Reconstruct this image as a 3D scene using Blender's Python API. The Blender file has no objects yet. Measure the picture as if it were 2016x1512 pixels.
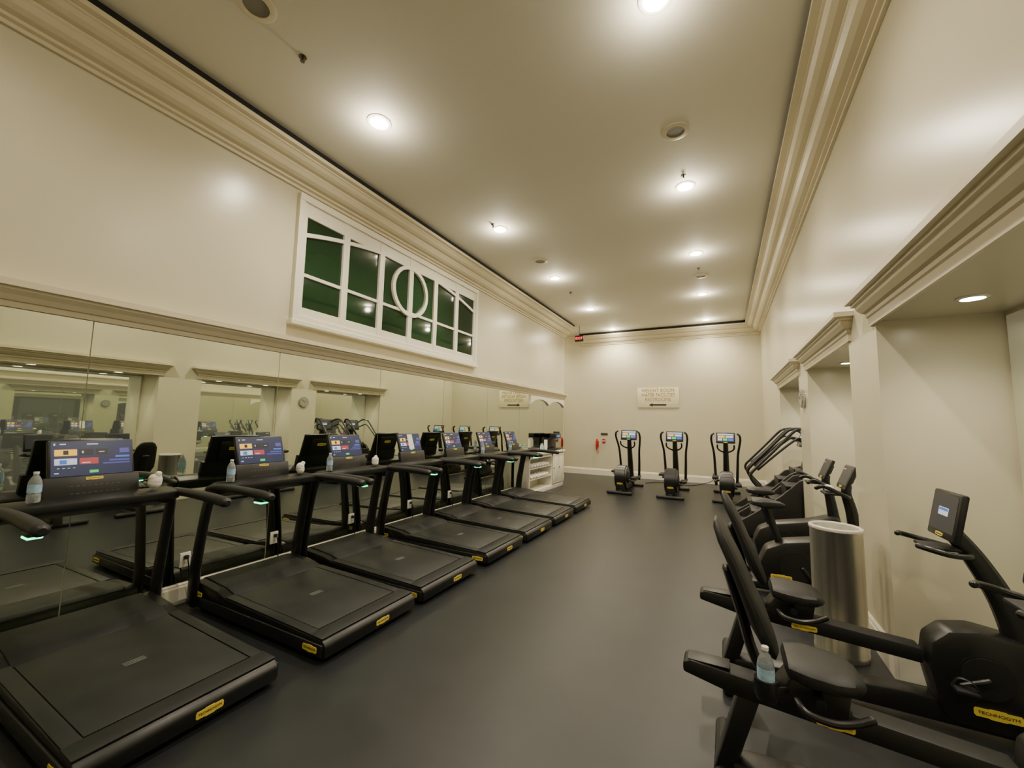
import bpy,bmesh,math,random
from mathutils import Vector as V, Matrix as MX
random.seed(4)
COL=bpy.context.scene.collection
# ---------------------------------------------------------------- materials
def mat(name,col,rough=.5,metal=0,emis=0,bump=0,bscale=200,var=0,vscale=3,spec=.5,trans=0,ecol=None,alpha=1,stretch=None,coat=0):
    m=bpy.data.materials.new(name);m.use_nodes=True;nt=m.node_tree;p=nt.nodes["Principled BSDF"]
    c=(*col,1)
    p.inputs["Base Color"].default_value=c;p.inputs["Roughness"].default_value=rough;p.inputs["Metallic"].default_value=metal
    p.inputs["Specular IOR Level"].default_value=spec;p.inputs["Transmission Weight"].default_value=trans
    p.inputs["Coat Weight"].default_value=coat
    if emis:
        p.inputs["Emission Color"].default_value=(*(ecol or col),1);p.inputs["Emission Strength"].default_value=emis
    tc=nt.nodes.new("ShaderNodeTexCoord");mp=nt.nodes.new("ShaderNodeMapping");nt.links.new(tc.outputs["Object"],mp.inputs[0])
    if stretch: mp.inputs["Scale"].default_value=stretch
    if var:
        n=nt.nodes.new("ShaderNodeTexNoise");n.inputs["Scale"].default_value=vscale;n.inputs["Detail"].default_value=4
        nt.links.new(mp.outputs[0],n.inputs["Vector"])
        r=nt.nodes.new("ShaderNodeValToRGB");r.color_ramp.elements[0].position=.3;r.color_ramp.elements[1].position=.7
        r.color_ramp.elements[0].color=(*[max(0,x*(1-var)) for x in col],1);r.color_ramp.elements[1].color=(*[min(1,x*(1+var)) for x in col],1)
        nt.links.new(n.outputs["Fac"],r.inputs[0]);nt.links.new(r.outputs[0],p.inputs["Base Color"])
    if bump:
        n=nt.nodes.new("ShaderNodeTexNoise");n.inputs["Scale"].default_value=bscale;nt.links.new(mp.outputs[0],n.inputs["Vector"])
        b=nt.nodes.new("ShaderNodeBump");b.inputs["Strength"].default_value=bump;b.inputs["Distance"].default_value=.01
        nt.links.new(n.outputs["Fac"],b.inputs["Height"]);nt.links.new(b.outputs[0],p.inputs["Normal"])
    return m
WALL=mat("wall_paint",(.63,.59,.445),.27,var=.02,vscale=1.5,bump=.02,bscale=60)
CEIL=mat("ceiling_paint",(.73,.705,.60),.7,var=.015,vscale=1)
TRIM=mat("trim_paint",(.68,.61,.44),.35,var=.02,vscale=5)
BASE=mat("baseboard_paint",(.80,.76,.63),.35,var=.02,vscale=6)
DARK=mat("painted_gap_shade",(.012,.012,.010),.9,var=.1)
FLOOR=mat("rubber_floor",(.0165,.0185,.021),.34,var=.22,vscale=2.2,bump=.12,bscale=350,spec=.42)
MIRR=mat("mirror_silver",(.69,.73,.62),.012,1.0)
NMIR=mat("niche_mirror_bounce_glow",(.75,.79,.69),.012,1.0,emis=.08,ecol=(1,.92,.70))  # faint emission added in place of bounce light lost between facing mirrors
BLK=mat("black_plastic",(.0085,.009,.0092),.34,bump=.05,bscale=500,var=.1)
MAT=mat("matt_black",(.0055,.0058,.006),.55,var=.15,vscale=20)
BELT=mat("belt_rubber",(.016,.017,.0175),.40,var=.3,vscale=6,bump=.15,bscale=700)
RAIL=mat("side_rail_black",(.0125,.013,.0135),.4,var=.1,bump=.1,bscale=400)
MARK=mat("mark_grey",(.13,.13,.125),.6,var=.05)
PAD=mat("seat_vinyl",(.012,.0125,.013),.45,bump=.15,bscale=250,var=.1)
YEL=mat("yellow_badge",(.82,.64,.09),.4,var=.04)
INK=mat("black_ink",(.01,.01,.01),.6,var=.05)
GRN=mat("green_led",(.0,.9,.35),.3,emis=6,ecol=(.0,.9,.35),var=.02)
CHR=mat("chrome",(.6,.6,.58),.2,1,var=.03)
STEEL=mat("brushed_steel",(.68,.65,.58),.33,1,var=.14,vscale=6,stretch=(9,9,.12))
WHT=mat("white_plastic",(.8,.79,.74),.4,var=.02)
TOW=mat("towel_white",(.85,.83,.76),.95,bump=.6,bscale=180,var=.04)
BOT=mat("bottle_plastic",(.80,.88,.92),.08,trans=.8,var=.02)
LAB=mat("bottle_label",(.35,.55,.75),.4,var=.3,vscale=40)
GLS=mat("green_glass",(.010,.036,.013),.05,var=.5,vscale=.7,spec=.6)
GOLD=mat("gold_letters",(.36,.23,.045),.4,var=.05)
SIGN=mat("sign_board",(.80,.74,.52),.5,var=.02)
RED=mat("red_plastic",(.45,.02,.015),.35,var=.05)
REDE=mat("red_exit_glow",(1,.03,.02),.4,emis=5,ecol=(1,.03,.02),var=.02)
LAMP=mat("lamp_glow",(1,.9,.68),.4,emis=70,ecol=(1,.91,.74),var=.01)
GRIL=mat("speaker_grille",(.22,.21,.17),.6,bump=.5,bscale=900,var=.05)
BRZ=mat("sprinkler_metal",(.10,.09,.07),.4,.6,var=.1)
def em(n,c,s=1.0): return mat(n,c,.3,emis=s,ecol=c,var=.03,vscale=20)
S_BG=em("screen_navy",(.006,.012,.045),1.0);S_Y=em("screen_yellow",(.75,.42,.03),.9);S_W=em("screen_pale",(.40,.46,.55),.9)
S_R=em("screen_red",(.30,.03,.04),.9);S_P=em("screen_violet",(.05,.045,.24),1.0);S_G=em("screen_green",(.02,.45,.10),1.1);S_B=em("screen_blue",(.03,.11,.38),1.0);S_K=em("screen_black",(.006,.006,.010),.4)
S_D=em("screen_dim",(.018,.020,.026),.7)
# ---------------------------------------------------------------- geometry builder
def basis(r,u,n,o):
    r,u,n=V(r).normalized(),V(u).normalized(),V(n).normalized()
    return MX(((r.x,u.x,n.x,o[0]),(r.y,u.y,n.y,o[1]),(r.z,u.z,n.z,o[2]),(0,0,0,1)))
class B:
    def __init__(s): s.bm=bmesh.new();s.mats=[]
    def mi(s,m):
        if m not in s.mats: s.mats.append(m)
        return s.mats.index(m)
    def add(s,t,m,M=None):
        if M is not None: bmesh.ops.transform(t,matrix=M,verts=t.verts)
        i=s.mi(m)
        for f in t.faces: f.material_index=i
        me=bpy.data.meshes.new("t");t.to_mesh(me);t.free();s.bm.from_mesh(me);bpy.data.meshes.remove(me);return s
    def box(s,x0,x1,y0,y1,z0,z1,m,bev=0,M=None,seg=2):
        t=bmesh.new();bmesh.ops.create_cube(t,size=1)
        for v in t.verts: v.co=V(((x0+x1)/2+v.co.x*(x1-x0),(y0+y1)/2+v.co.y*(y1-y0),(z0+z1)/2+v.co.z*(z1-z0)))
        if bev: bmesh.ops.bevel(t,geom=t.edges[:],offset=bev,segments=seg,profile=.5,affect='EDGES')
        return s.add(t,m,M)
    def cyl(s,p0,p1,r,m,r2=None,seg=20,bev=0,M=None):
        p0,p1=V(p0),V(p1);d=p1-p0;t=bmesh.new()
        bmesh.ops.create_cone(t,cap_ends=True,segments=seg,radius1=r,radius2=r if r2 is None else r2,depth=d.length)
        if bev: bmesh.ops.bevel(t,geom=[e for e in t.edges if abs(e.verts[0].co.z-e.verts[1].co.z)<1e-6],offset=bev,segments=2,affect='EDGES')
        Q=MX.Translation((p0+p1)/2)@d.to_track_quat('Z','Y').to_matrix().to_4x4()
        bmesh.ops.transform(t,matrix=Q,verts=t.verts);return s.add(t,m,M)
    def tube(s,pts,r,m,seg=10,sub=5,sq=(1,1),ref=(0,1,0),M=None):
        P=[V(p) for p in pts];n=len(P);R=r if isinstance(r,(list,tuple)) else [r]*n
        pp=[];rr=[]
        if n>2 and sub>1:
            for i in range(n-1):
                a=P[max(i-1,0)];b=P[i];c=P[i+1];d=P[min(i+2,n-1)]
                for k in range(sub):
                    u=k/sub;pp.append(.5*((2*b)+(c-a)*u+(2*a-5*b+4*c-d)*u*u+(3*b-a-3*c+d)*u**3));rr.append(R[i]*(1-u)+R[i+1]*u)
            pp.append(P[-1]);rr.append(R[-1])
        else: pp,rr=P,R
        t=bmesh.new();rings=[];ref=V(ref)
        for i,p in enumerate(pp):
            d=(pp[min(i+1,len(pp)-1)]-pp[max(i-1,0)]).normalized()
            a=ref-d*ref.dot(d)
            if a.length<1e-3: a=V((1,0,0))-d*d.x
            a.normalize();b=d.cross(a)
            ends=[(0,1)]
            if i==0: ends=[(-.6,.5),(-.3,.87),(0,1)]
            if i==len(pp)-1: ends=[(0,1),(.3,.87),(.6,.5)]
            for off,k in ends:
                rings.append([t.verts.new(p+d*off*rr[i]+(a*math.cos(2*math.pi*j/seg)*sq[0]+b*math.sin(2*math.pi*j/seg)*sq[1])*rr[i]*k) for j in range(seg)])
        for q in range(len(rings)-1):
            for j in range(seg): t.faces.new((rings[q][j],rings[q][(j+1)%seg],rings[q+1][(j+1)%seg],rings[q+1][j]))
        t.faces.new(rings[0][::-1]);t.faces.new(rings[-1]);bmesh.ops.recalc_face_normals(t,faces=t.faces)
        return s.add(t,m,M)
    def prism(s,pts,a,b,m,ax='y',bev=0,M=None):
        t=bmesh.new()
        def mk(u,w,h): return {'y':(u,h,w),'x':(h,u,w),'z':(u,w,h)}[ax]
        A=[t.verts.new(mk(u,w,a)) for u,w in pts];C=[t.verts.new(mk(u,w,b)) for u,w in pts];n=len(pts)
        t.faces.new(A);t.faces.new(C[::-1])
        for i in range(n): t.faces.new((A[i],C[i],C[(i+1)%n],A[(i+1)%n]))
        bmesh.ops.recalc_face_normals(t,faces=t.faces)
        if bev: bmesh.ops.bevel(t,geom=t.edges[:],offset=bev,segments=2,profile=.5,affect='EDGES')
        return s.add(t,m,M)
    def lathe(s,prof,m,c=(0,0,0),seg=24,M=None):
        t=bmesh.new();R=[]
        for r,z in prof: R.append([t.verts.new((c[0]+r*math.cos(2*math.pi*j/seg),c[1]+r*math.sin(2*math.pi*j/seg),c[2]+z)) for j in range(seg)])
        for q in range(len(R)-1):
            for j in range(seg): t.faces.new((R[q][j],R[q][(j+1)%seg],R[q+1][(j+1)%seg],R[q+1][j]))
        t.faces.new(R[0][::-1]);t.faces.new(R[-1])
        bmesh.ops.recalc_face_normals(t,faces=t.faces)
        return s.add(t,m,M)
    def open_lathe(s,prof,m,c=(0,0,0),seg=32):
        t=bmesh.new();R=[]
        for r,z in prof: R.append([t.verts.new((c[0]+r*math.cos(2*math.pi*j/seg),c[1]+r*math.sin(2*math.pi*j/seg),c[2]+z)) for j in range(seg)])
        for q in range(len(R)-1):
            for j in range(seg): t.faces.new((R[q][j],R[q][(j+1)%seg],R[q+1][(j+1)%seg],R[q+1][j]))
        return s.add(t,m)
    def text(s,body,size,m,M,ext=.0006,sx=1.0,bold=0):
        cu=bpy.data.curves.new("t","FONT");cu.body=body;cu.size=size;cu.align_x='CENTER';cu.align_y='CENTER';cu.extrude=ext;cu.resolution_u=3;cu.offset=bold
        o=bpy.data.objects.new("t",cu);COL.objects.link(o);bpy.context.view_layer.update()
        me=bpy.data.meshes.new_from_object(o.evaluated_get(bpy.context.evaluated_depsgraph_get()))
        t=bmesh.new();t.from_mesh(me);bpy.data.objects.remove(o);bpy.data.meshes.remove(me);bpy.data.curves.remove(cu)
        bmesh.ops.transform(t,matrix=MX.Diagonal((sx,1,1,1)),verts=t.verts)
        return s.add(t,m,M)
    def quad(s,M,x0,x1,y0,y1,m,z=0,th=.001):
        return s.box(x0,x1,y0,y1,z,z+th,m,M=M)
    def badge(s,M,w=.13,h=.04):
        k=[(-.5,-.25),(-.46,-.42),(-.2,-.42),(-.15,-.5),(.15,-.5),(.2,-.42),(.46,-.42),(.5,-.25),(.5,.25),(.46,.42),(.2,.42),(.15,.5),(-.15,.5),(-.2,.42),(-.46,.42),(-.5,.25)]
        s.prism([(a*w,b*h) for a,b in k],0,.003,YEL,'z',M=M)
        s.text("TECHNOGYM",h*.40,INK,M@MX.Translation((0,0,.0035)),sx=w*.84/(h*.40*6.2))
        return s
    def mesh(s,name,smooth=True):
        me=bpy.data.meshes.new(name);s.bm.to_mesh(me);s.bm.free()
        for m in s.mats: me.materials.append(m)
        if smooth:
            for p in me.polygons: p.use_smooth=True
            me.set_sharp_from_angle(angle=math.radians(32))
        return me
def thing(name,loc,label,cat,group=None,rot=0,b=None):
    o=bpy.data.objects.new(name,b.mesh(name) if b else None);o.location=loc;o.rotation_euler=(0,0,rot)
    if not b: o.empty_display_size=.1
    o["label"]=label;o["category"]=cat
    if group:o["group"]=group
    COL.objects.link(o);return o
def part(name,b,par,label=None):
    o=bpy.data.objects.new(name,b.mesh(name));o.parent=par
    if label:o["label"]=label
    COL.objects.link(o);return o
def struct(name,b,smooth=False):
    o=bpy.data.objects.new(name,b.mesh(name,smooth));o["kind"]="structure";COL.objects.link(o);return o
def clone(src,loc,label=None,rot=None):
    n=src.copy();n.location=loc
    if rot is not None:n.rotation_euler=(0,0,rot)
    if label:n["label"]=label
    COL.objects.link(n)
    def rec(a,bn):
        for c in a.children:
            k=c.copy();k.parent=bn;k.matrix_parent_inverse=MX();COL.objects.link(k);rec(c,k)
    rec(src,n);return n
# ---------------------------------------------------------------- dimensions
XL,XR,XB,YF,ZC=-4.18,.97,1.60,12.9,4.52
Y0=-1.6;YE=11.42
struct("floor",B().box(-7.5,2.0,Y0-.1,YF+.2,-.1,0,FLOOR))
struct("ceiling",B().box(-7.5,2.0,Y0-.1,YF+.2,ZC,ZC+.1,CEIL))
struct("wall_left",B().box(XL-.25,XL,Y0,YE,0,ZC,WALL))
struct("wall_far",B().box(-7.5,XR+.8,YF,YF+.15,0,ZC,WALL))
struct("wall_back",B().box(XL-.25,XB+.2,Y0-.15,Y0,0,ZC,WALL))
struct("wall_corridor",B().box(-7.5,-7.4,YE-.3,YF,0,ZC,WALL))
struct("wall_passage",B().box(-7.4,XL-.25,YE-.25,YE,0,ZC,WALL))
ZN=2.36
op=[(-.95,1.0),(1.66,3.66),(4.36,6.30),(6.98,9.2)]
edges=[Y0]+[e for o in op for e in o]+[YF]
for i in range(0,len(edges),2):
    struct("wall_right",B().box(XR,XB,edges[i],edges[i+1],0,ZN,WALL))
struct("wall_right",B().box(XR,XB,Y0,YF,ZN,ZC,WALL))
struct("wall_niche",B().box(XB,XB+.15,Y0,YF,0,ZC,WALL))
def bprof(h=.19): return [(0,0),(.022,0),(.022,h*.78),(.014,h*.84),(.014,h*.92),(.004,h),(0,h)]
struct("baseboard_left",B().prism([(XL+a,z) for a,z in bprof(.17)],Y0,YE,BASE,'y'))
struct("baseboard_far",B().prism([(YF-a,z) for a,z in bprof(.2)],-7.4,XR,BASE,'x'))
for i in range(0,len(edges),2):
    a,c=edges[i],edges[i+1]
    b=B().prism([(XR-u,z) for u,z in bprof()],a-.022 if i else a,c+.022 if c<YF else c,BASE,'y')
    if c<YF: b.prism([(c+u,z) for u,z in bprof()],XR-.001,XB,BASE,'x')
    if i: b.prism([(a-u,z) for u,z in bprof()],XR-.001,XB,BASE,'x')
    struct("baseboard_right",b)
cp=[(0,4.16),(.025,4.16),(.025,4.19),(.055,4.20),(.055,4.225),(.10,4.235),(.135,4.26),(.16,4.30),(.17,4.31),(.17,4.33),(.215,4.335),(.25,4.355),(.275,4.385),(.29,4.39),(.29,4.405),(.34,4.41),(.34,4.45),(0,4.45)]
struct("trim_1",B().prism([(XL+a,z) for a,z in cp],Y0,YE,TRIM,'y'))
struct("trim_2",B().prism([(XR-a*1.1,4.45-(4.45-z)*.86) for a,z in cp],Y0,YF,TRIM,'y'))
struct("trim_3",B().prism([(YF-a,z) for a,z in cp],-4.1,XR-.02,TRIM,'x'))
struct("trim_4",B().prism([(XL+a,z) for a,z in [(0,2.29),(.03,2.29),(.03,2.33),(.045,2.335),(.06,2.37),(.085,2.40),(.085,2.415),(.11,2.42),(.11,2.465),(0,2.465)]],Y0,YE,TRIM,'y'))
struct("trim_8",B().box(XL+.002,XL+.315,Y0,YE,4.452,ZC,DARK).box(XR-.335,XR-.002,Y0,YF,4.452,ZC,DARK).box(-4.1,XR-.34,YF-.315,YF-.002,4.452,ZC,DARK))  # near-black strips above the crowns, shade of the ceiling gap put into colour
np_=[(0,-.02),(.02,-.02),(.02,.04),(.03,.05),(.03,.075),(.05,.085),(.075,.12),(.08,.14),(.10,.145),(.10,.165),(.13,.17),(.13,.21),(0,.21)]
for i,(a,c) in enumerate(op):
    b=B();t=bmesh.new();loops=[]
    for u,z in np_:
        loops.append([t.verts.new(p) for p in ((XR,a-.06-u,ZN+z),(XR-u,a-.06-u,ZN+z),(XR-u,c+.06+u,ZN+z),(XR,c+.06+u,ZN+z))])
    for q in range(len(loops)-1):
        for j in range(3): t.faces.new((loops[q][j],loops[q][j+1],loops[q+1][j+1],loops[q+1][j]))
    bmesh.ops.remove_doubles(t,verts=t.verts,dist=1e-5)
    bmesh.ops.recalc_face_normals(t,faces=t.faces);b.add(t,TRIM)
    struct("trim_%d"%(10+i),b)
ms=[-1.55,-.24,1.21,2.66,4.10,5.54,6.98,8.42,9.86,11.36]
for a,c in zip(ms[:-1],ms[1:]):
    b=B().box(XL+.001,XL+.010,a+.003,c-.003,.175,2.288,MIRR)
    thing("wall_mirror",(0,0,0),"frameless mirror panel lining the gym wall below the ledge","mirror","wall mirror panels",b=b)
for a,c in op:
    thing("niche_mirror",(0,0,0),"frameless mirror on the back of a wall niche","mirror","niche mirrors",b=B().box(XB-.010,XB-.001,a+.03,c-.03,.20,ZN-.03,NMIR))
# ---------------------------------------------------------------- window
b=B();y1,y2,z1,z2=2.73,6.46,2.645,4.12
XW=XL
b.box(XW+.004,XW+.014,y1+.05,y2-.05,z1+.05,z2-.05,GLS)
TRIMW=mat("window_paint",(.82,.79,.66),.35,var=.02)
def bx(ya,yb,za,zb,d,bev=.005): b.box(XW+.001,XW+d,ya,yb,za,zb,TRIMW,bev)
bx(y1,y1+.07,z1,z2,.062);bx(y2-.07,y2,z1,z2,.062);bx(y1+.001,y2-.001,z2-.08,z2-.001,.066);bx(y1+.002,y2-.002,z1+.01,z1+.08,.064);bx(y1-.02,y2+.02,z1-.03,z1+.02,.085)
ia,ib=y1+.07,y2-.07;pw=(ib-ia)/6
bx(ia-.01,ib+.01,z1+.07,2.83,.040);bx(ia-.01,ib+.01,3.88,z2-.07,.040)
for i in range(7): 
    yc=ia+i*pw; bx(max(ia-.01,yc-.045),min(ib+.01,yc+.045),z1+.07,z2-.07,.046)
bx(ia,ib,3.185,3.225,.034,.003)
yc=(y1+y2)/2;zc=3.53;rr=.36
def ribbon(pts,w,d):
    t=bmesh.new();L=[]
    n=len(pts)
    for i,p in enumerate(pts):
        q=V(pts[min(i+1,n-1)])-V(pts[max(i-1,0)]);q.normalize();nn=V((-q.y,q.x))*w/2
        L.append([t.verts.new((XW+x,p[0]+s*nn.x,p[1]+s*nn.y)) for x,s in ((.0145,-1),(d,-1),(d,1),(.0145,1))])
    for i in range(n-1):
        for j in range(4): t.faces.new((L[i][j],L[i][(j+1)%4],L[i+1][(j+1)%4],L[i+1][j]))
    bmesh.ops.recalc_face_normals(t,faces=t.faces);b.add(t,TRIMW)
def az(y): return 3.93-.28*((y-yc)/1.8)**2
ribbon([(ia+(yc-.33-ia)*k/14,az(ia+(yc-.33-ia)*k/14)) for k in range(15)],.045,.043)
ribbon([(yc+.33+(ib-yc-.33)*k/14,az(yc+.33+(ib-yc-.33)*k/14)) for k in range(15)],.045,.043)
ribbon([(yc+rr*math.cos(k*math.pi/24),zc+rr*math.sin(k*math.pi/24)) for k in range(49)],.055,.052)
struct("window_1",b)
# ---------------------------------------------------------------- ceiling fittings
def light(par,typ,loc,en,col=(1,.875,.67),**k):
    l=bpy.data.lights.new("lamp","SPOT" if typ=='S' else "POINT");l.energy=en;l.color=col
    for a,v in k.items(): setattr(l,a,v)
    o=bpy.data.objects.new("lamp",l);o.location=loc;o.parent=par;COL.objects.link(o)
dl=B();dl.lathe([(.115,0),(.115,-.006),(.10,-.012),(.085,-.012),(.085,-.002)],WHT).lathe([(.085,-.004),(.0001,-.008)],LAMP)
D0=None
def downlight(x,y,z,label,eS,eP,ang=150,sc=1,soft=.05):
    global D0
    if D0 is None: o=D0=thing("downlight",(x,y,z),label,"ceiling light","recessed ceiling downlights",b=dl)
    else:
        o=bpy.data.objects.new("downlight",D0.data);o.location=(x,y,z);o["label"]=label;o["category"]="ceiling light";o["group"]="recessed ceiling downlights";COL.objects.link(o)
    o.scale=(sc,sc,1)
    light(o,'S',(0,0,-.04),eS,spot_size=math.radians(ang),spot_blend=.8,shadow_soft_size=soft)
    if eP: light(o,'P',(0,0,-.13),eP,shadow_soft_size=.05)  # added point light below the fitting, imitates a halo on the ceiling
for x,ys in ((-2.94,(.3,2.70,5.16,7.45,9.9,12.3)),(-.34,(.3,2.67,5.14,7.31,9.70,12.13))):
    for y in ys: downlight(x,y,ZC,"round recessed ceiling downlight, lit warm white",(200 if y>12 else 172) if y>1 else 70,15 if y>1 else 3)
downlight(-5.7,12.2,ZC,"round recessed ceiling downlight, lit warm white",170,10)
for a,c in op:
    for q in (.24,.76):
        downlight(1.27,a+(c-a)*q,ZN,"small lit downlight in the niche soffit",36,0,150,.6)
sb=B().lathe([(.13,0),(.13,-.008),(.12,-.012),(.085,-.012),(.085,-.004)],TRIM).lathe([(.085,-.006),(.0001,-.006)],GRIL)
S0=thing("ceiling_speaker",(-2.88,1.47,ZC),"round flush ceiling speaker with grey grille","speaker","ceiling speakers",b=sb)
for p in ((-.35,4.09),(-2.87,6.53),(-.31,8.49)):
    k=S0.copy();k.location=(*p,ZC);COL.objects.link(k)
kb=B().cyl((0,0,0),(0,0,-.035),.009,BRZ).lathe([(.03,0),(.03,-.006),(.012,-.01)],BRZ).cyl((0,0,-.035),(0,0,-.04),.018,BRZ)
K0=thing("sprinkler",(-2.96,1.89,ZC),"small dark metal fire sprinkler head on the ceiling","sprinkler","ceiling sprinklers",b=kb)
for p in ((-.34,4.90),(-2.96,4.98),(-.33,8.05),(-2.95,8.42)):
    k=K0.copy();k.location=(*p,ZC);COL.objects.link(k)
ex=thing("exit_sign",(-3.76,11.55,4.14),"small black exit sign with red glowing letters hung from the ceiling","exit sign")
part("housing",B().box(-.13,.13,-.03,.03,-.09,.09,BLK,.008),ex)
part("hanger",B().cyl((0,0,.09),(0,0,ZC-4.14),.008,BLK),ex)
part("lettering",B().text("EXIT",.11,REDE,basis((1,0,0),(0,0,1),(0,-1,0),(0,-.032,0))),ex)
sg=thing("wall_sign",(-1.73,YF,2.43),"cream directional sign with gold capital letters and a dark arrow","sign")
part("board",B().box(-.59,.59,-.025,-.001,-.30,.30,SIGN,.004),sg)
b=B()
for i,(t,w) in enumerate((("WEIGHT ROOM",.98),("WATER FACILITIES",.88),("RESTROOMS",1.0))):
    b.text(t,.152,GOLD,basis((1,0,0),(0,0,1),(0,-1,0),(0,-.027,.215-i*.135)),sx=w*.88)
part("lettering",b,sg)
part("arrow",B().prism([(-.26,-.215),(-.15,-.16),(-.15,-.193),(.24,-.193),(.24,-.237),(-.15,-.237),(-.15,-.27)],-.029,-.025,INK,'y'),sg)
ph=thing("wall_phone",(-3.58,YF,.98),"red emergency handset mounted on the wall","phone")
part("cradle",B().box(-.045,.045,-.05,0,-.10,.10,RED,.01),ph)
part("handset",B().tube([(0,-.07,.14),(0,-.095,.05),(0,-.095,-.05),(0,-.07,-.14)],[.03,.02,.02,.03],RED),ph)
part("cord",B().tube([(0,-.05,-.14),(.05,-.05,-.24),(.0,-.04,-.3),(-.03,-.03,-.1)],.006,RED),ph)
thing("wall_plate",(0,0,0),"small dark notice plate above the emergency phone","sign",b=B().box(-3.47,-3.25,YF-.012,YF,1.26,1.33,BRZ,.003))
thing("wall_alarm",(-3.37,YF,1.08),"small red alarm pull box on the wall","alarm",b=B().box(-.045,.045,-.04,0,-.065,.065,RED,.006).box(-.035,.035,-.048,-.04,-.02,.01,WHT,.002))
ck=thing("wall_clock",(XR,6.62,2.0),"round grey wall clock on the pier between niches","clock")
Mc=basis((0,-1,0),(0,0,1),(-1,0,0),(0,0,0))
part("case",B().cyl((0,0,0),(-.04,0,0),.13,CHR,seg=36,bev=.008),ck)
b=B().cyl((-.04,0,0),(-.043,0,0),.115,mat("clock_face",(.35,.35,.32),.4,var=.05),seg=36)
for i in range(12): b.box(-.003,.003,.085,.105,.0425,.0445,INK,M=Mc@MX.Rotation(i*math.pi/6,4,'Z'))
part("face",b,ck)
part("hour_hand",B().box(-.004,.004,-.01,.06,.044,.046,INK,M=Mc@MX.Rotation(1.1,4,'Z')),ck)
part("minute_hand",B().box(-.003,.003,-.01,.09,.046,.048,INK,M=Mc@MX.Rotation(-.8,4,'Z')),ck)
# ---------------------------------------------------------------- screens
def screen_ui(b,M,w,h,kind=0):
    b.quad(M,-w/2,w/2,-h/2,h/2,S_D if kind in (1,3) else S_BG,0,.001)
    def q(x0,x1,y0,y1,m,z=.0011): b.quad(M,-w/2+x0*w,-w/2+x1*w,-h/2+y0*h,-h/2+y1*h,m,z,.0006)
    if kind==0:
        q(.03,.05,.88,.94,S_W);q(.10,.17,.9,.93,S_W);q(.42,.56,.89,.92,S_W)
        q(.04,.30,.58,.76,S_Y);q(.14,.20,.61,.73,S_K,.0018);q(.33,.50,.58,.76,S_K);q(.53,.68,.58,.76,S_K)
        q(.62,.97,.30,.34,S_P);q(.70,.97,.38,.43,S_P);q(.78,.97,.48,.54,S_B);q(.84,.97,.62,.76,S_P)
        q(.04,.30,.32,.50,S_W);q(.10,.18,.34,.46,S_B,.0018);q(.33,.56,.32,.50,S_R);q(.36,.46,.35,.38,S_W,.0018)
        q(.36,.38,.64,.71,S_W,.0018);q(.57,.64,.66,.68,S_W,.0018)
        q(.45,.56,.06,.14,S_G);q(.04,.09,.08,.11,S_W)
        for i in range(4): q(.07+i*.06,.10+i*.06,.22,.235,S_W)
    elif kind==1:
        q(.30,.70,.42,.64,S_W);q(.32,.68,.55,.62,S_B,.0018)
    elif kind==2:
        q(.03,.97,.78,.95,S_W);q(.05,.45,.45,.70,S_Y);q(.5,.95,.45,.70,S_W);q(.05,.3,.12,.38,S_W);q(.35,.6,.12,.38,S_G);q(.65,.95,.12,.38,S_B)
    else:
        q(.08,.30,.84,.88,S_W)
# ---------------------------------------------------------------- treadmill (local: user faces +x)
tm=thing("treadmill",(-2.42,1.24,0),"black treadmill with lit touch screen facing the mirror wall","treadmill","row of treadmills",rot=math.pi)
body=[(0,.03),(0,.105),(.035,.14),(1.18,.172),(1.30,.20),(1.60,.222),(1.66,.205),(1.68,.17),(1.68,.03)]
b=B().prism(body,-.44,.44,BLK,'y',bev=.012)
b.box(.02,1.62,-.455,-.44,.035,.115,RAIL,.006).box(.02,1.62,.44,.455,.035,.115,RAIL,.006)
part("base",b,tm)
Mt=basis((1,0,.0280),(0,1,0),(-.0280,0,1),(0.035,0,.1405))
b=B().box(.14,1.14,-.36,.36,.0,.005,BELT,.002,M=Mt)
for i in (0,1,2): b.box(.62+i*.018,.628+i*.018,-.05,.05,.005,.0056,MARK,M=Mt)
part("running_belt",b,tm)
for s in (1,-1): part("side_rail",B().box(.0,1.14,min(s*.366,s*.435),max(s*.366,s*.435),.0,.007,RAIL,.003,M=Mt),tm)
part("rear_cap",B().box(.0,.125,-.44,.44,.001,.009,MAT,.003,M=Mt),tm)
part("motor_cover",B().prism([(1.15,.175),(1.28,.208),(1.60,.234),(1.65,.215),(1.65,.18),(1.15,.165)],-.37,.37,MAT,'y',bev=.008),tm)
for s in (1,-1):
    for fx in (.12,1.58): part("foot",B().cyl((fx,s*.36,0),(fx,s*.36,.04),.03,MAT),tm)
    part("upright",B().tube([(1.60,s*.455,.07),(1.60,s*.46,.3),(1.55,s*.46,.62),(1.50,s*.455,.88),(1.46,s*.44,1.0)],[.075,.068,.062,.062,.055],BLK,seg=14,sq=(.42,1)),tm)
    hr=part("handrail",B().tube([(1.54,s*.44,.985),(1.40,s*.44,1.01),(1.10,s*.44,1.015),(.85,s*.44,1.008),(.70,s*.44,.998)],[.035,.04,.043,.047,.046],PAD,seg=14,sq=(.85,.75)),tm)
    if s>0: part("indicator_light",B().box(.76,.85,s*.44-.03,s*.44+.03,.945,.958,GRN,.005).box(.755,.855,s*.44-.03,s*.44+.03,.956,.985,BLK,.008),hr,"glowing green indicator")
b=B().prism([(1.30,.975),(1.30,1.03),(1.50,1.045),(1.58,1.0),(1.58,.93),(1.5,.91)],-.43,.43,BLK,'y',bev=.012)
cs=part("console",b,tm)
Mp=basis((0,-1,0),(.22,0,1),(-1,0,.22),(1.50,0,1.075))
b=B().box(-.25,.25,-.10,.10,-.05,.0,BLK,.012,M=Mp)
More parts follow.
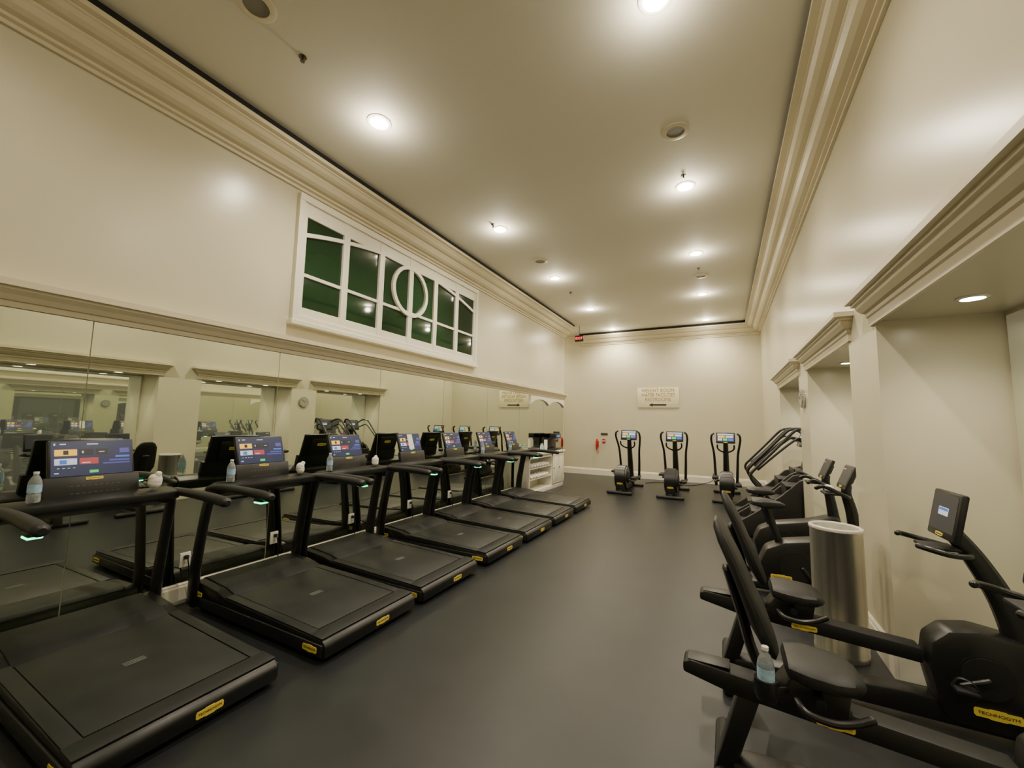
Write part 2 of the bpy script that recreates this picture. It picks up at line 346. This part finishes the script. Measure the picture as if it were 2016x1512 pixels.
for r in range(2):
    for i in range(9): b.box(-.12+i*.03,-.105+i*.03,.030-r*.05,.033-r*.05,0,.001,MARK,M=Mp)
b.box(-.04,.04,-.055,-.05,0,.001,S_R,M=Mp)
b.badge(Mp@MX.Translation((0,.078,.001)),.09,.022)
part("control_panel",b,cs)
Ms=basis((0,-1,0),(.33,0,1),(-1,0,.33),(1.575,0,1.285))
b=B().box(-.225,.225,-.135,.138,-.035,.0,BLK,.012,M=Ms);b.box(-.14,.14,-.09,.09,-.06,-.03,MAT,.01,M=Ms)
b.badge(Ms@MX.Translation((0,.02,-.061))@MX.Rotation(math.pi,4,'Y'),.12,.035)
tsc=part("screen_housing",b,cs)
b=B();screen_ui(b,Ms@MX.Translation((0,.004,.0005)),.42,.245);part("screen",b,tsc,"lit colour touch screen with tiles")
part("badge",B().badge(basis((0,-1,0),(0,0,1),(-1,0,0),(-.002,-.07,.075)),.13,.042),tm,"yellow maker badge")
part("badge",B().badge(basis((-1,0,0),(0,0,1),(0,1,0),(.13,.457,.078)),.14,.045),tm,"yellow maker badge")
part("badge",B().badge(basis((-1,0,0),(0,0,1),(0,1,0),(1.53,.457,.14)),.12,.04),tm,"yellow maker badge")
TY=[1.24,2.39,3.38,4.48,5.50,6.52,7.56]
for y in TY[1:]: clone(tm,(-2.35,y,0))
nc=thing("paper_notice",(-2.35,TY[3],0),"white paper notice hanging over the treadmill screen","notice",rot=math.pi,b=B().box(-.05,.05,-.11,.10,.003,.0045,WHT,M=Ms@MX.Translation((.01,.02,0))))
bb=thing("water_bottle",(-3.79,TY[0]-.315,1.046),"clear plastic water bottle with blue label standing on the treadmill console","bottle","water bottles")
part("bottle_body",B().lathe([(.0001,0),(.028,.002),(.031,.01),(.031,.05),(.028,.055),(.031,.06),(.031,.115),(.029,.13),(.019,.155),(.012,.165),(.012,.178)],BOT),bb)
part("bottle_label",B().open_lathe([(.0317,.062),(.0317,.110)],LAB),bb);part("bottle_cap",B().cyl((0,0,.175),(0,0,.188),.013,WHT),bb)
for y,s in ((TY[1],-1),(TY[2],-1),(TY[5],-1),(TY[6],-1)): 
    clone(bb,(-3.76,y+s*.345,1.044))
def towel(loc,label,r=.05,L=.14,ax=0,grp="white towels",up=False):
    b=B();pts=[]
    for i in range(7):
        u=-L/2+L*i/6;pts.append((u,random.uniform(-.003,.003),r*.85+random.uniform(-.001,.003)))
    rad=[r*random.uniform(.93,1.0) for _ in pts]
    if up: pts=[(p[1],p[1]*.5,p[0]+L/2+r*.6) for p in pts]
    b.tube(pts,rad,TOW,seg=18,sub=3,sq=(1,.85))
    if not up: b.tube([(-L/2,0,r*.85),(-L/2-.02,.2*r,r*.8)],r*.3,TOW,sub=1)
    else: b.tube([(.3*r,0,L+r*.6),(.5*r,.1*r,L+r*1.3)],r*.45,TOW,sub=1)
    return thing("towel",loc,label,"towel",grp,rot=ax,b=b)
towel((-3.84,TY[0]+.31,1.048),"rolled white towel standing on the treadmill console",.045,.055,.3,up=True)
towel((-3.77,TY[1]+.31,1.048),"rolled white towel standing on the treadmill console",.044,.050,.9,up=True)
towel((-3.77,TY[2]+.31,1.048),"rolled white towel standing on the treadmill console",.042,.050,1.9,up=True)
for i,y in enumerate((1.95,2.74,3.73,4.8,5.8)):
    o=thing("wall_outlet",(XL+.010,y,.36),"white electrical outlet plate set in the mirror","outlet","outlets along the mirror wall")
    part("plate",B().box(.0,.009,-.04,.04,-.06,.06,WHT,.003),o)
    part("socket",B().box(.009,.012,-.018,.018,.01,.04,BASE,.002).box(.009,.012,-.018,.018,-.04,-.01,BASE,.002).box(.0122,.013,-.008,-.004,-.03,-.018,INK).box(.0122,.013,.004,.008,-.03,-.018,INK),o)
    part("power_cord",B().box(.012,.045,-.014,.014,.01,.04,MAT,.004).tube([(.045,0,.025),(.075,0,-.05),(.05,.03,-.22),(.06,.06,-.30),(.07,.10,-.345)],.006,MAT,seg=8),o)
# ---------------------------------------------------------------- recumbent bike (local +x forward)
def console_unit(par,c,tilt,w,h,kind,badge=True):
    M=basis((0,-1,0),(tilt,0,1),(-1,0,tilt),c)
    b=B().box(-w/2-.02,w/2+.02,-h/2-.04,h/2+.02,-.035,0,BLK,.012,M=M).box(-w*.28,w*.28,-h*.3,h*.3,-.06,-.03,MAT,.01,M=M)
    if badge: b.badge(M@MX.Translation((0,-h/2-.020,.001)),.08,.02)
    p=part("console",b,par);b=B();screen_ui(b,M@MX.Translation((0,0,.0005)),w,h,kind);part("screen",b,p,"lit display")
    return M
rb=thing("recumbent_bike",(.02,2.28,0),"black recumbent exercise bike with tall padded backrest and low seat","exercise bike","recumbent bikes in the niche")
b=B()
b.tube([(-.06,-.30,.035),(-.06,.30,.035)],.035,MAT,sub=1).tube([(1.34,-.27,.035),(1.34,.27,.035)],.035,MAT,sub=1)
b.prism([(-.10,.03),(-.02,.03),(.10,.40),(.02,.42)],-.05,.05,BLK,'y',bev=.01)
b.prism([(-.02,.04),(-.02,.10),(.85,.16),(1.36,.14),(1.38,.04)],-.06,.06,BLK,'y',bev=.012)
part("frame",b,rb)
b=B().prism([(-.22,.43),(-.22,.475),(-.19,.49),(.90,.40),(.90,.32),(.0,.385)],-.055,.055,MAT,'y',bev=.01)
b.box(-.20,-.02,-.045,.045,.487,.492,RAIL,.002)
part("seat_rail",b,rb)
def cushion(sections,m,seg=20):
    t=bmesh.new();R=[]
    for c,w,h,(nx,nz) in sections:
        ring=[]
        for j in range(seg):
            a=2*math.pi*j/seg;ca,sa=math.cos(a),math.sin(a)
            yy=w*math.copysign(abs(ca)**.55,ca);hh=h*math.copysign(abs(sa)**.7,sa)
            ring.append(t.verts.new((c[0]+nx*hh,yy,c[1]+nz*hh)))
        R.append(ring)
    for q in range(len(R)-1):
        for j in range(seg): t.faces.new((R[q][j],R[q][(j+1)%seg],R[q+1][(j+1)%seg],R[q+1][j]))
    t.faces.new(R[0][::-1]);t.faces.new(R[-1]);bmesh.ops.recalc_face_normals(t,faces=t.faces);return t
b=B().add(cushion([((.19,.575),.08,.012,(0,1)),((.20,.575),.12,.035,(0,1)),((.27,.57),.15,.045,(0,1)),((.36,.565),.15,.043,(0,1)),((.42,.565),.13,.04,(0,1)),((.455,.56),.09,.025,(0,1)),((.47,.555),.06,.008,(0,1))],PAD) ,PAD)
part("seat",b,rb)
part("seat_bracket",B().prism([(.16,.40),(.16,.46),(.22,.55),(.42,.53),(.40,.42)],-.08,.08,BLK,'y',bev=.01).cyl((.30,-.17,.50),(.30,.17,.50),.018,BLK),rb)
nb=(.93,.28)
b=B().add(cushion([((.155,.60),.09,.01,nb),((.145,.63),.13,.03,nb),((.10,.74),.17,.04,nb),((.055,.86),.165,.034,nb),((.01,.98),.15,.032,nb),((-.03,1.07),.135,.03,nb),((-.055,1.13),.10,.022,nb),((-.065,1.155),.06,.006,nb)],PAD),PAD)
part("backrest",b,rb)
part("backrest_support",B().tube([(.16,0,.44),(.08,0,.56),(.03,0,.75),(-.02,0,.93)],.028,BLK,sq=(2.0,.8)),rb)
for s in (1,-1):
    part("side_handle",B().tube([(.22,s*.15,.49),(.25,s*.195,.475),(.33,s*.205,.47),(.40,s*.205,.49),(.45,s*.205,.52)],[.013,.014,.015,.015,.015],BLK),rb)
b=B().prism([(.95,.12),(.91,.32),(.93,.46),(1.0,.53),(1.12,.555),(1.28,.53),(1.40,.43),(1.44,.26),(1.40,.10),(1.3,.06),(1.0,.07)],-.09,.09,BLK,'y',bev=.025)
sh=part("shroud",b,rb)
part("drive_cover",B().cyl((1.13,-.105,.33),(1.13,.105,.33),.11,MAT,seg=28,bev=.01),sh)
part("badge",B().badge(basis((1,0,0),(0,0,1),(0,-1,0),(1.16,-.093,.16)),.18,.05),sh,"yellow maker badge")
for s,a in ((1,.4),(-1,.4+math.pi)):
    ex_,ez=1.13+.12*math.cos(a),.33+.12*math.sin(a)
    c=part("crank",B().tube([(1.13,s*.115,.33),(ex_,s*.125,ez)],.013,BLK,sub=1),rb)
    part("pedal",B().box(ex_-.045,ex_+.045,min(s*.135,s*.215),max(s*.135,s*.215),ez-.012,ez+.012,MAT,.008).tube([(ex_-.045,s*.145,ez),(ex_-.02,s*.16,ez+.05),(ex_+.02,s*.19,ez+.05),(ex_+.045,s*.205,ez)],.007,BLK,sq=(1.6,.5)),c)
part("mast",B().tube([(1.31,0,.48),(1.25,0,.70),(1.16,0,.90),(1.08,0,1.03)],[.062,.052,.045,.038],BLK,sq=(.9,1.1)),rb)
part("handlebar",B().tube([(.88,.15,.975),(.91,.18,.97),(1.0,.18,.95),(1.10,.10,.935),(1.13,0,.93),(1.10,-.10,.935),(1.0,-.18,.95),(.91,-.18,.97),(.88,-.15,.975)],.015,BLK).box(.93,1.08,-.08,.08,.945,.962,MAT,.006),rb)
console_unit(rb,(1.045,0,1.145),.2,.28,.205,1)
part("side_badge",B().badge(basis((1,0,0),(0,0,1),(0,-1,0),(.36,-.057,.385)),.13,.035),rb,"yellow maker badge")
clone(rb,(.05,3.22,0),"black recumbent exercise bike standing in front of the niche, screen lit")
part("bottle_cage",B().open_lathe([(.042,.08),(.044,.02),(.036,.0),(.034,.02),(.034,.08),(.042,.08)],BLK,(.11,-.22,.50)).tube([(.14,-.19,.52),(.18,-.12,.50),(.20,-.05,.47)],.012,BLK),rb)
k=clone(bb,(.13,2.06,.515),"clear plastic water bottle with blue label beside the bike seat")
# ---------------------------------------------------------------- upright bike
ub=thing("upright_bike",(.20,4.86,0),"black upright exercise bike with screen and handlebars in the niche","exercise bike","upright bikes in the niche")
part("frame",B().tube([(.0,-.27,.035),(.0,.27,.035)],.035,MAT,sub=1).tube([(1.02,-.24,.035),(1.02,.24,.035)],.035,MAT,sub=1).prism([(-.02,.03),(-.02,.09),(.5,.16),(1.04,.09),(1.04,.03)],-.05,.05,BLK,'y',bev=.01),ub)
s1=part("shroud",B().prism([(.12,.12),(.08,.30),(.14,.44),(.30,.52),(.62,.58),(.86,.66),(.93,.58),(.92,.30),(.84,.12),(.5,.07)],-.12,.12,BLK,'y',bev=.03),ub)
part("drive_cover",B().cyl((.38,-.145,.31),(.38,.145,.31),.15,MAT,seg=28,bev=.012),s1)
part("badge",B().badge(basis((1,0,0),(0,0,1),(0,-1,0),(.25,-.148,.20)),.17,.05),s1,"yellow maker badge")
part("seat_post",B().tube([(.26,0,.48),(.20,0,.68),(.17,0,.80)],.035,BLK),ub)
part("seat",B().add(cushion([((.02,.86),.06,.01,(0,1)),((.04,.86),.12,.03,(0,1)),((.12,.855),.135,.042,(0,1)),((.20,.85),.08,.04,(0,1)),((.28,.845),.04,.03,(0,1)),((.32,.84),.02,.012,(0,1))],PAD),PAD),ub)
part("mast",B().tube([(.86,0,.60),(.83,0,.85),(.80,0,1.0),(.81,0,1.08)],[.055,.045,.04,.035],BLK),ub)
part("handlebar",B().tube([(.54,.20,1.06),(.60,.225,1.08),(.72,.20,1.02),(.80,.08,.98),(.80,-.08,.98),(.72,-.20,1.02),(.60,-.225,1.08),(.54,-.20,1.06)],.018,BLK).box(.62,.79,-.10,.10,.99,1.01,MAT,.006),ub)
console_unit(ub,(.80,0,1.17),.4,.28,.17,3)
for s,a in ((1,2.2),(-1,2.2+math.pi)):
    ex_,ez=.42+.16*math.cos(a),.31+.16*math.sin(a)
    c=part("crank",B().tube([(.42,s*.155,.31),(ex_,s*.17,ez)],.018,BLK,sub=1),ub)
    part("pedal",B().box(ex_-.05,ex_+.05,min(s*.18,s*.27),max(s*.18,s*.27),ez-.015,ez+.015,MAT,.008),c)
clone(ub,(.20,5.72,0))
towel((.87,4.86,1.012),"rolled white towel on the upright bike tray",.036,.08,1.57)
# ---------------------------------------------------------------- stair climber
sc=thing("stair_climber",(.08,7.42,0),"black stair climbing machine with long sloping handrails","stair climber","stair climbers in the niche")
for s in (1,-1):
    part("side_panel",B().prism([(0,.02),(0,.14),(.30,.36),(.62,.62),(.86,.86),(1.10,.95),(1.24,.90),(1.28,.5),(1.28,.02)],min(s*.30,s*.37),max(s*.30,s*.37),BLK,'y',bev=.012),sc)
b=B()
for i in range(4): b.box(.04+i*.22,.30+i*.22,-.295,.295,.14+i*.20,.17+i*.20,MAT,.006).box(.26+i*.22,.28+i*.22,-.295,.295,.17+i*.20,.34+i*.20,RAIL)
part("steps",b,sc)
part("front_cover",B().box(.94,1.26,-.295,.295,.03,.92,BLK,.02),sc)
for s in (1,-1):
    part("handrail",B().tube([(.50,s*.34,.56),(.36,s*.35,.72),(.27,s*.36,.84),(.27,s*.36,.92),(.33,s*.355,1.0),(.58,s*.345,1.28),(.80,s*.335,1.53),(.88,s*.33,1.58),(1.02,s*.31,1.59),(1.14,s*.24,1.50)],.020,BLK,sub=3),sc)
    part("handrail",B().tube([(.36,s*.33,.98),(.58,s*.32,1.20),(.82,s*.31,1.42),(.92,s*.30,1.45),(1.12,s*.2,1.34)],.016,BLK,sub=3),sc)
part("mast",B().tube([(1.10,0,.9),(1.14,0,1.15),(1.12,0,1.35)],[.07,.055,.05],BLK,sq=(1.8,.8)),sc)
console_unit(sc,(1.08,0,1.45),.3,.40,.24,1)
part("badge",B().badge(basis((1,0,0),(0,0,1),(0,-1,0),(.85,-.373,.2)),.16,.05),sc,"yellow maker badge")
clone(sc,(.08,8.36,0))
# ---------------------------------------------------------------- elliptical trainers
el=thing("elliptical_trainer",(-2.17,9.62,0),"black elliptical cross trainer with lit console facing the far wall","elliptical trainer","elliptical trainers by the far wall",rot=math.pi/2)
part("frame",B().tube([(.04,-.27,.035),(.04,.27,.035)],.035,MAT,sub=1).tube([(1.55,-.27,.035),(1.55,.27,.035)],.035,MAT,sub=1).box(.04,1.55,-.05,.05,.03,.10,BLK,.012),el)
b=B().cyl((.36,-.13,.36),(.36,.13,.36),.28,BLK,seg=40,bev=.03).prism([(.10,.06),(.62,.06),(.95,.12),(.9,.22),(.55,.5),(.12,.36)],-.10,.10,BLK,'y',bev=.02)
s1=part("shroud",b,el);part("badge",B().badge(basis((0,-1,0),(-.3,0,1),(-1,0,-.3),(.095,0,.24)),.13,.045),s1,"yellow maker badge")
part("drive_cover",B().cyl((.36,-.145,.36),(.36,.145,.36),.14,MAT,seg=28,bev=.008),s1)
for s,dz in ((1,.08),(-1,-.06)):
    part("pedal_arm",B().tube([(.30,s*.17,.36+dz),(.8,s*.19,.30+dz),(1.30,s*.25,.30)],.028,BLK),el)
    part("pedal",B().box(.46,.84,min(s*.16,s*.29),max(s*.16,s*.29),.36+dz,.41+dz,MAT,.012),el)
    part("swing_arm",B().tube([(1.32,s*.22,.22),(1.28,s*.235,.6),(1.20,s*.25,.95),(1.12,s*.28,1.15),(1.02,s*.30,1.30),(.98,s*.285,1.40),(1.0,s*.245,1.44)],[.032,.030,.026,.024,.024,.023,.022],BLK),el)
    part("fixed_grip",B().tube([(1.22,s*.04,1.0),(1.12,s*.12,1.04),(1.02,s*.17,1.10),(.98,s*.17,1.18)],.018,BLK),el)
part("mast",B().tube([(1.40,0,.08),(1.36,0,.5),(1.26,0,.95),(1.20,0,1.28)],[.09,.07,.06,.05],BLK),el)
console_unit(el,(1.16,0,1.35),.3,.36,.20,2)
clone(el,(-1.07,9.62,0));clone(el,(.04,9.75,0),"black elliptical cross trainer with lit console near the corner")
thing("power_cord",(0,0,0),"thin black power cord lying on the floor by the far wall","cable",b=B().tube([(-1.95,11.9,.012),(-1.6,12.3,.012),(-.9,12.1,.012),(-.6,12.5,.012),(-.3,12.84,.10),(-.28,12.87,.3)],.008,MAT,seg=8))
# ---------------------------------------------------------------- trash can
tc=thing("trash_can",(.715,3.84,0),"tall slim brushed stainless steel bin with a white liner","trash can")
part("bin_body",B().open_lathe([(.0,0.0),(.155,.0),(.16,.01),(.16,.04),(.157,.045),(.157,.86),(.16,.865),(.16,.885),(.150,.89),(.142,.87),(.142,.05),(0,.05)],STEEL,seg=48),tc)
part("bin_liner",B().open_lathe([(.162,.872),(.1635,.880),(.161,.889),(.150,.895),(.139,.885),(.134,.80),(.10,.45)],mat("liner_film",(.62,.60,.52),.3,var=.08,vscale=25,bump=.5,bscale=30),seg=48),tc)
# ---------------------------------------------------------------- towel cabinet with items
cx0,cx1,ca,cb=XL+.025,-3.76,8.15,10.25
cab=thing("towel_cabinet",(0,0,0),"long white panelled cabinet with open towel shelves","cabinet")
CW=mat("cabinet_white",(.80,.77,.66),.4,var=.02)
mid=9.45
b=B().box(cx0,cx1,ca,ca+.03,.0,.87,CW).box(cx0,cx1,cb-.03,cb,0,.87,CW).box(cx0,cx0+.02,ca,cb,0,.87,CW).box(cx0,cx1,ca,cb,.0,.10,CW,.004).box(cx0,cx1,mid,mid+.03,.1,.87,CW)
b.box(cx1-.02,cx1,ca,mid+.03,.80,.87,CW)
part("carcass",b,cab)
for z in (.33,.57): part("shelf",B().box(cx0+.02,cx1-.01,ca+.03,mid,z,z+.02,CW),cab)
for ya,yb in ((mid+.04,9.85),(9.86,cb-.01)):
    d=part("door",B().box(cx1,cx1+.02,ya,yb,.12,.85,CW,.004).box(cx1+.02,cx1+.028,ya+.06,yb-.06,.20,.77,CW,.006),cab)
    part("knob",B().cyl((cx1+.02,ya+.04,.5),(cx1+.045,ya+.04,.5),.012,BRZ),d)
thing("cabinet_top",(0,0,0),"white moulded worktop over the towel cabinet","counter",b=B().box(cx0,cx1+.05,ca-.03,cb+.03,.872,.915,CW,.01))
T0=None
for zi,z in enumerate((.352,.592)):
    for i in range(7):
        if T0 is None:
            T0=towel((-3.93,8.30+.15*i,z),"rolled white towel stacked on the cabinet shelf",.052,.30,0,"rolled towels on cabinet shelves")
        else:
            k=T0.copy();k.location=(-3.93,8.30+.15*i,z);COL.objects.link(k)
va=[(9.0,2.27),(11.3,2.27)]
for i in range(0,25):
    u=i/24;y=11.3-u*2.3;va.append((y,2.06+.14*abs(math.sin(u*math.pi*2))**.6))
thing("arched_valance",(0,0,0),"white scalloped arch valance mounted against the mirror above the cabinet","valance",b=B().prism(va,XL+.010,XL+.05,CW,'x'))
cm=thing("coffee_machine",(-3.95,9.95,.915),"black countertop coffee machine on the white cabinet","coffee machine")
part("housing",B().box(-.16,.16,-.20,.20,.0,.06,BLK,.01).box(-.16,.02,-.20,.20,.06,.42,BLK,.015).box(-.16,.16,-.20,.20,.30,.42,BLK,.015),cm)
for s in (-1,1): part("spout",B().cyl((.09,s*.05,.30),(.09,s*.05,.25),.015,CHR),cm)
part("panel",B().box(.16,.165,-.12,.12,.33,.39,S_B),cm)
dsp=thing("cup_dispenser",(-3.95,9.5,.915),"stack of white paper cups beside the coffee machine","cups")
part("cup_stack",B().lathe([(.03,0),(.042,.1),(.042,.26),(.04,.27)],WHT),dsp)
clone(bb,(-3.9,9.1,.916),"clear plastic water bottle with blue label on the cabinet");clone(bb,(-3.93,9.25,.916),"clear plastic water bottle with blue label on the cabinet")
bs=thing("snack_basket",(-3.95,8.75,.915),"dark woven basket on the cabinet worktop","basket")
part("basket_body",B().open_lathe([(.0,.0),(.10,.0),(.13,.10),(.135,.105),(.125,.10),(.095,.015),(0,.015)],BRZ),bs)
# ---------------------------------------------------------------- world + camera
w=bpy.data.worlds.new("world");bpy.context.scene.world=w;w.use_nodes=True
w.node_tree.nodes["Background"].inputs[0].default_value=(.9,.85,.7,1);w.node_tree.nodes["Background"].inputs[1].default_value=.3
yaw,p,r=.4791,.0942,.0209
s,c=math.sin(yaw),math.cos(yaw)
R=V((c,s,0));F0=V((-s,c,0));Z=V((0,0,1));F=F0*math.cos(p)+Z*math.sin(p);U=-F0*math.sin(p)+Z*math.cos(p)
R2=R*math.cos(r)+U*math.sin(r);U2=U*math.cos(r)-R*math.sin(r)
cd=bpy.data.cameras.new("camera");cd.sensor_width=36;cd.lens=800.21/2016*36;cd.clip_start=.05
co=bpy.data.objects.new("camera",cd);COL.objects.link(co)
co.matrix_world=basis(R2,U2,-F,(0,0,1.6));bpy.context.scene.camera=co
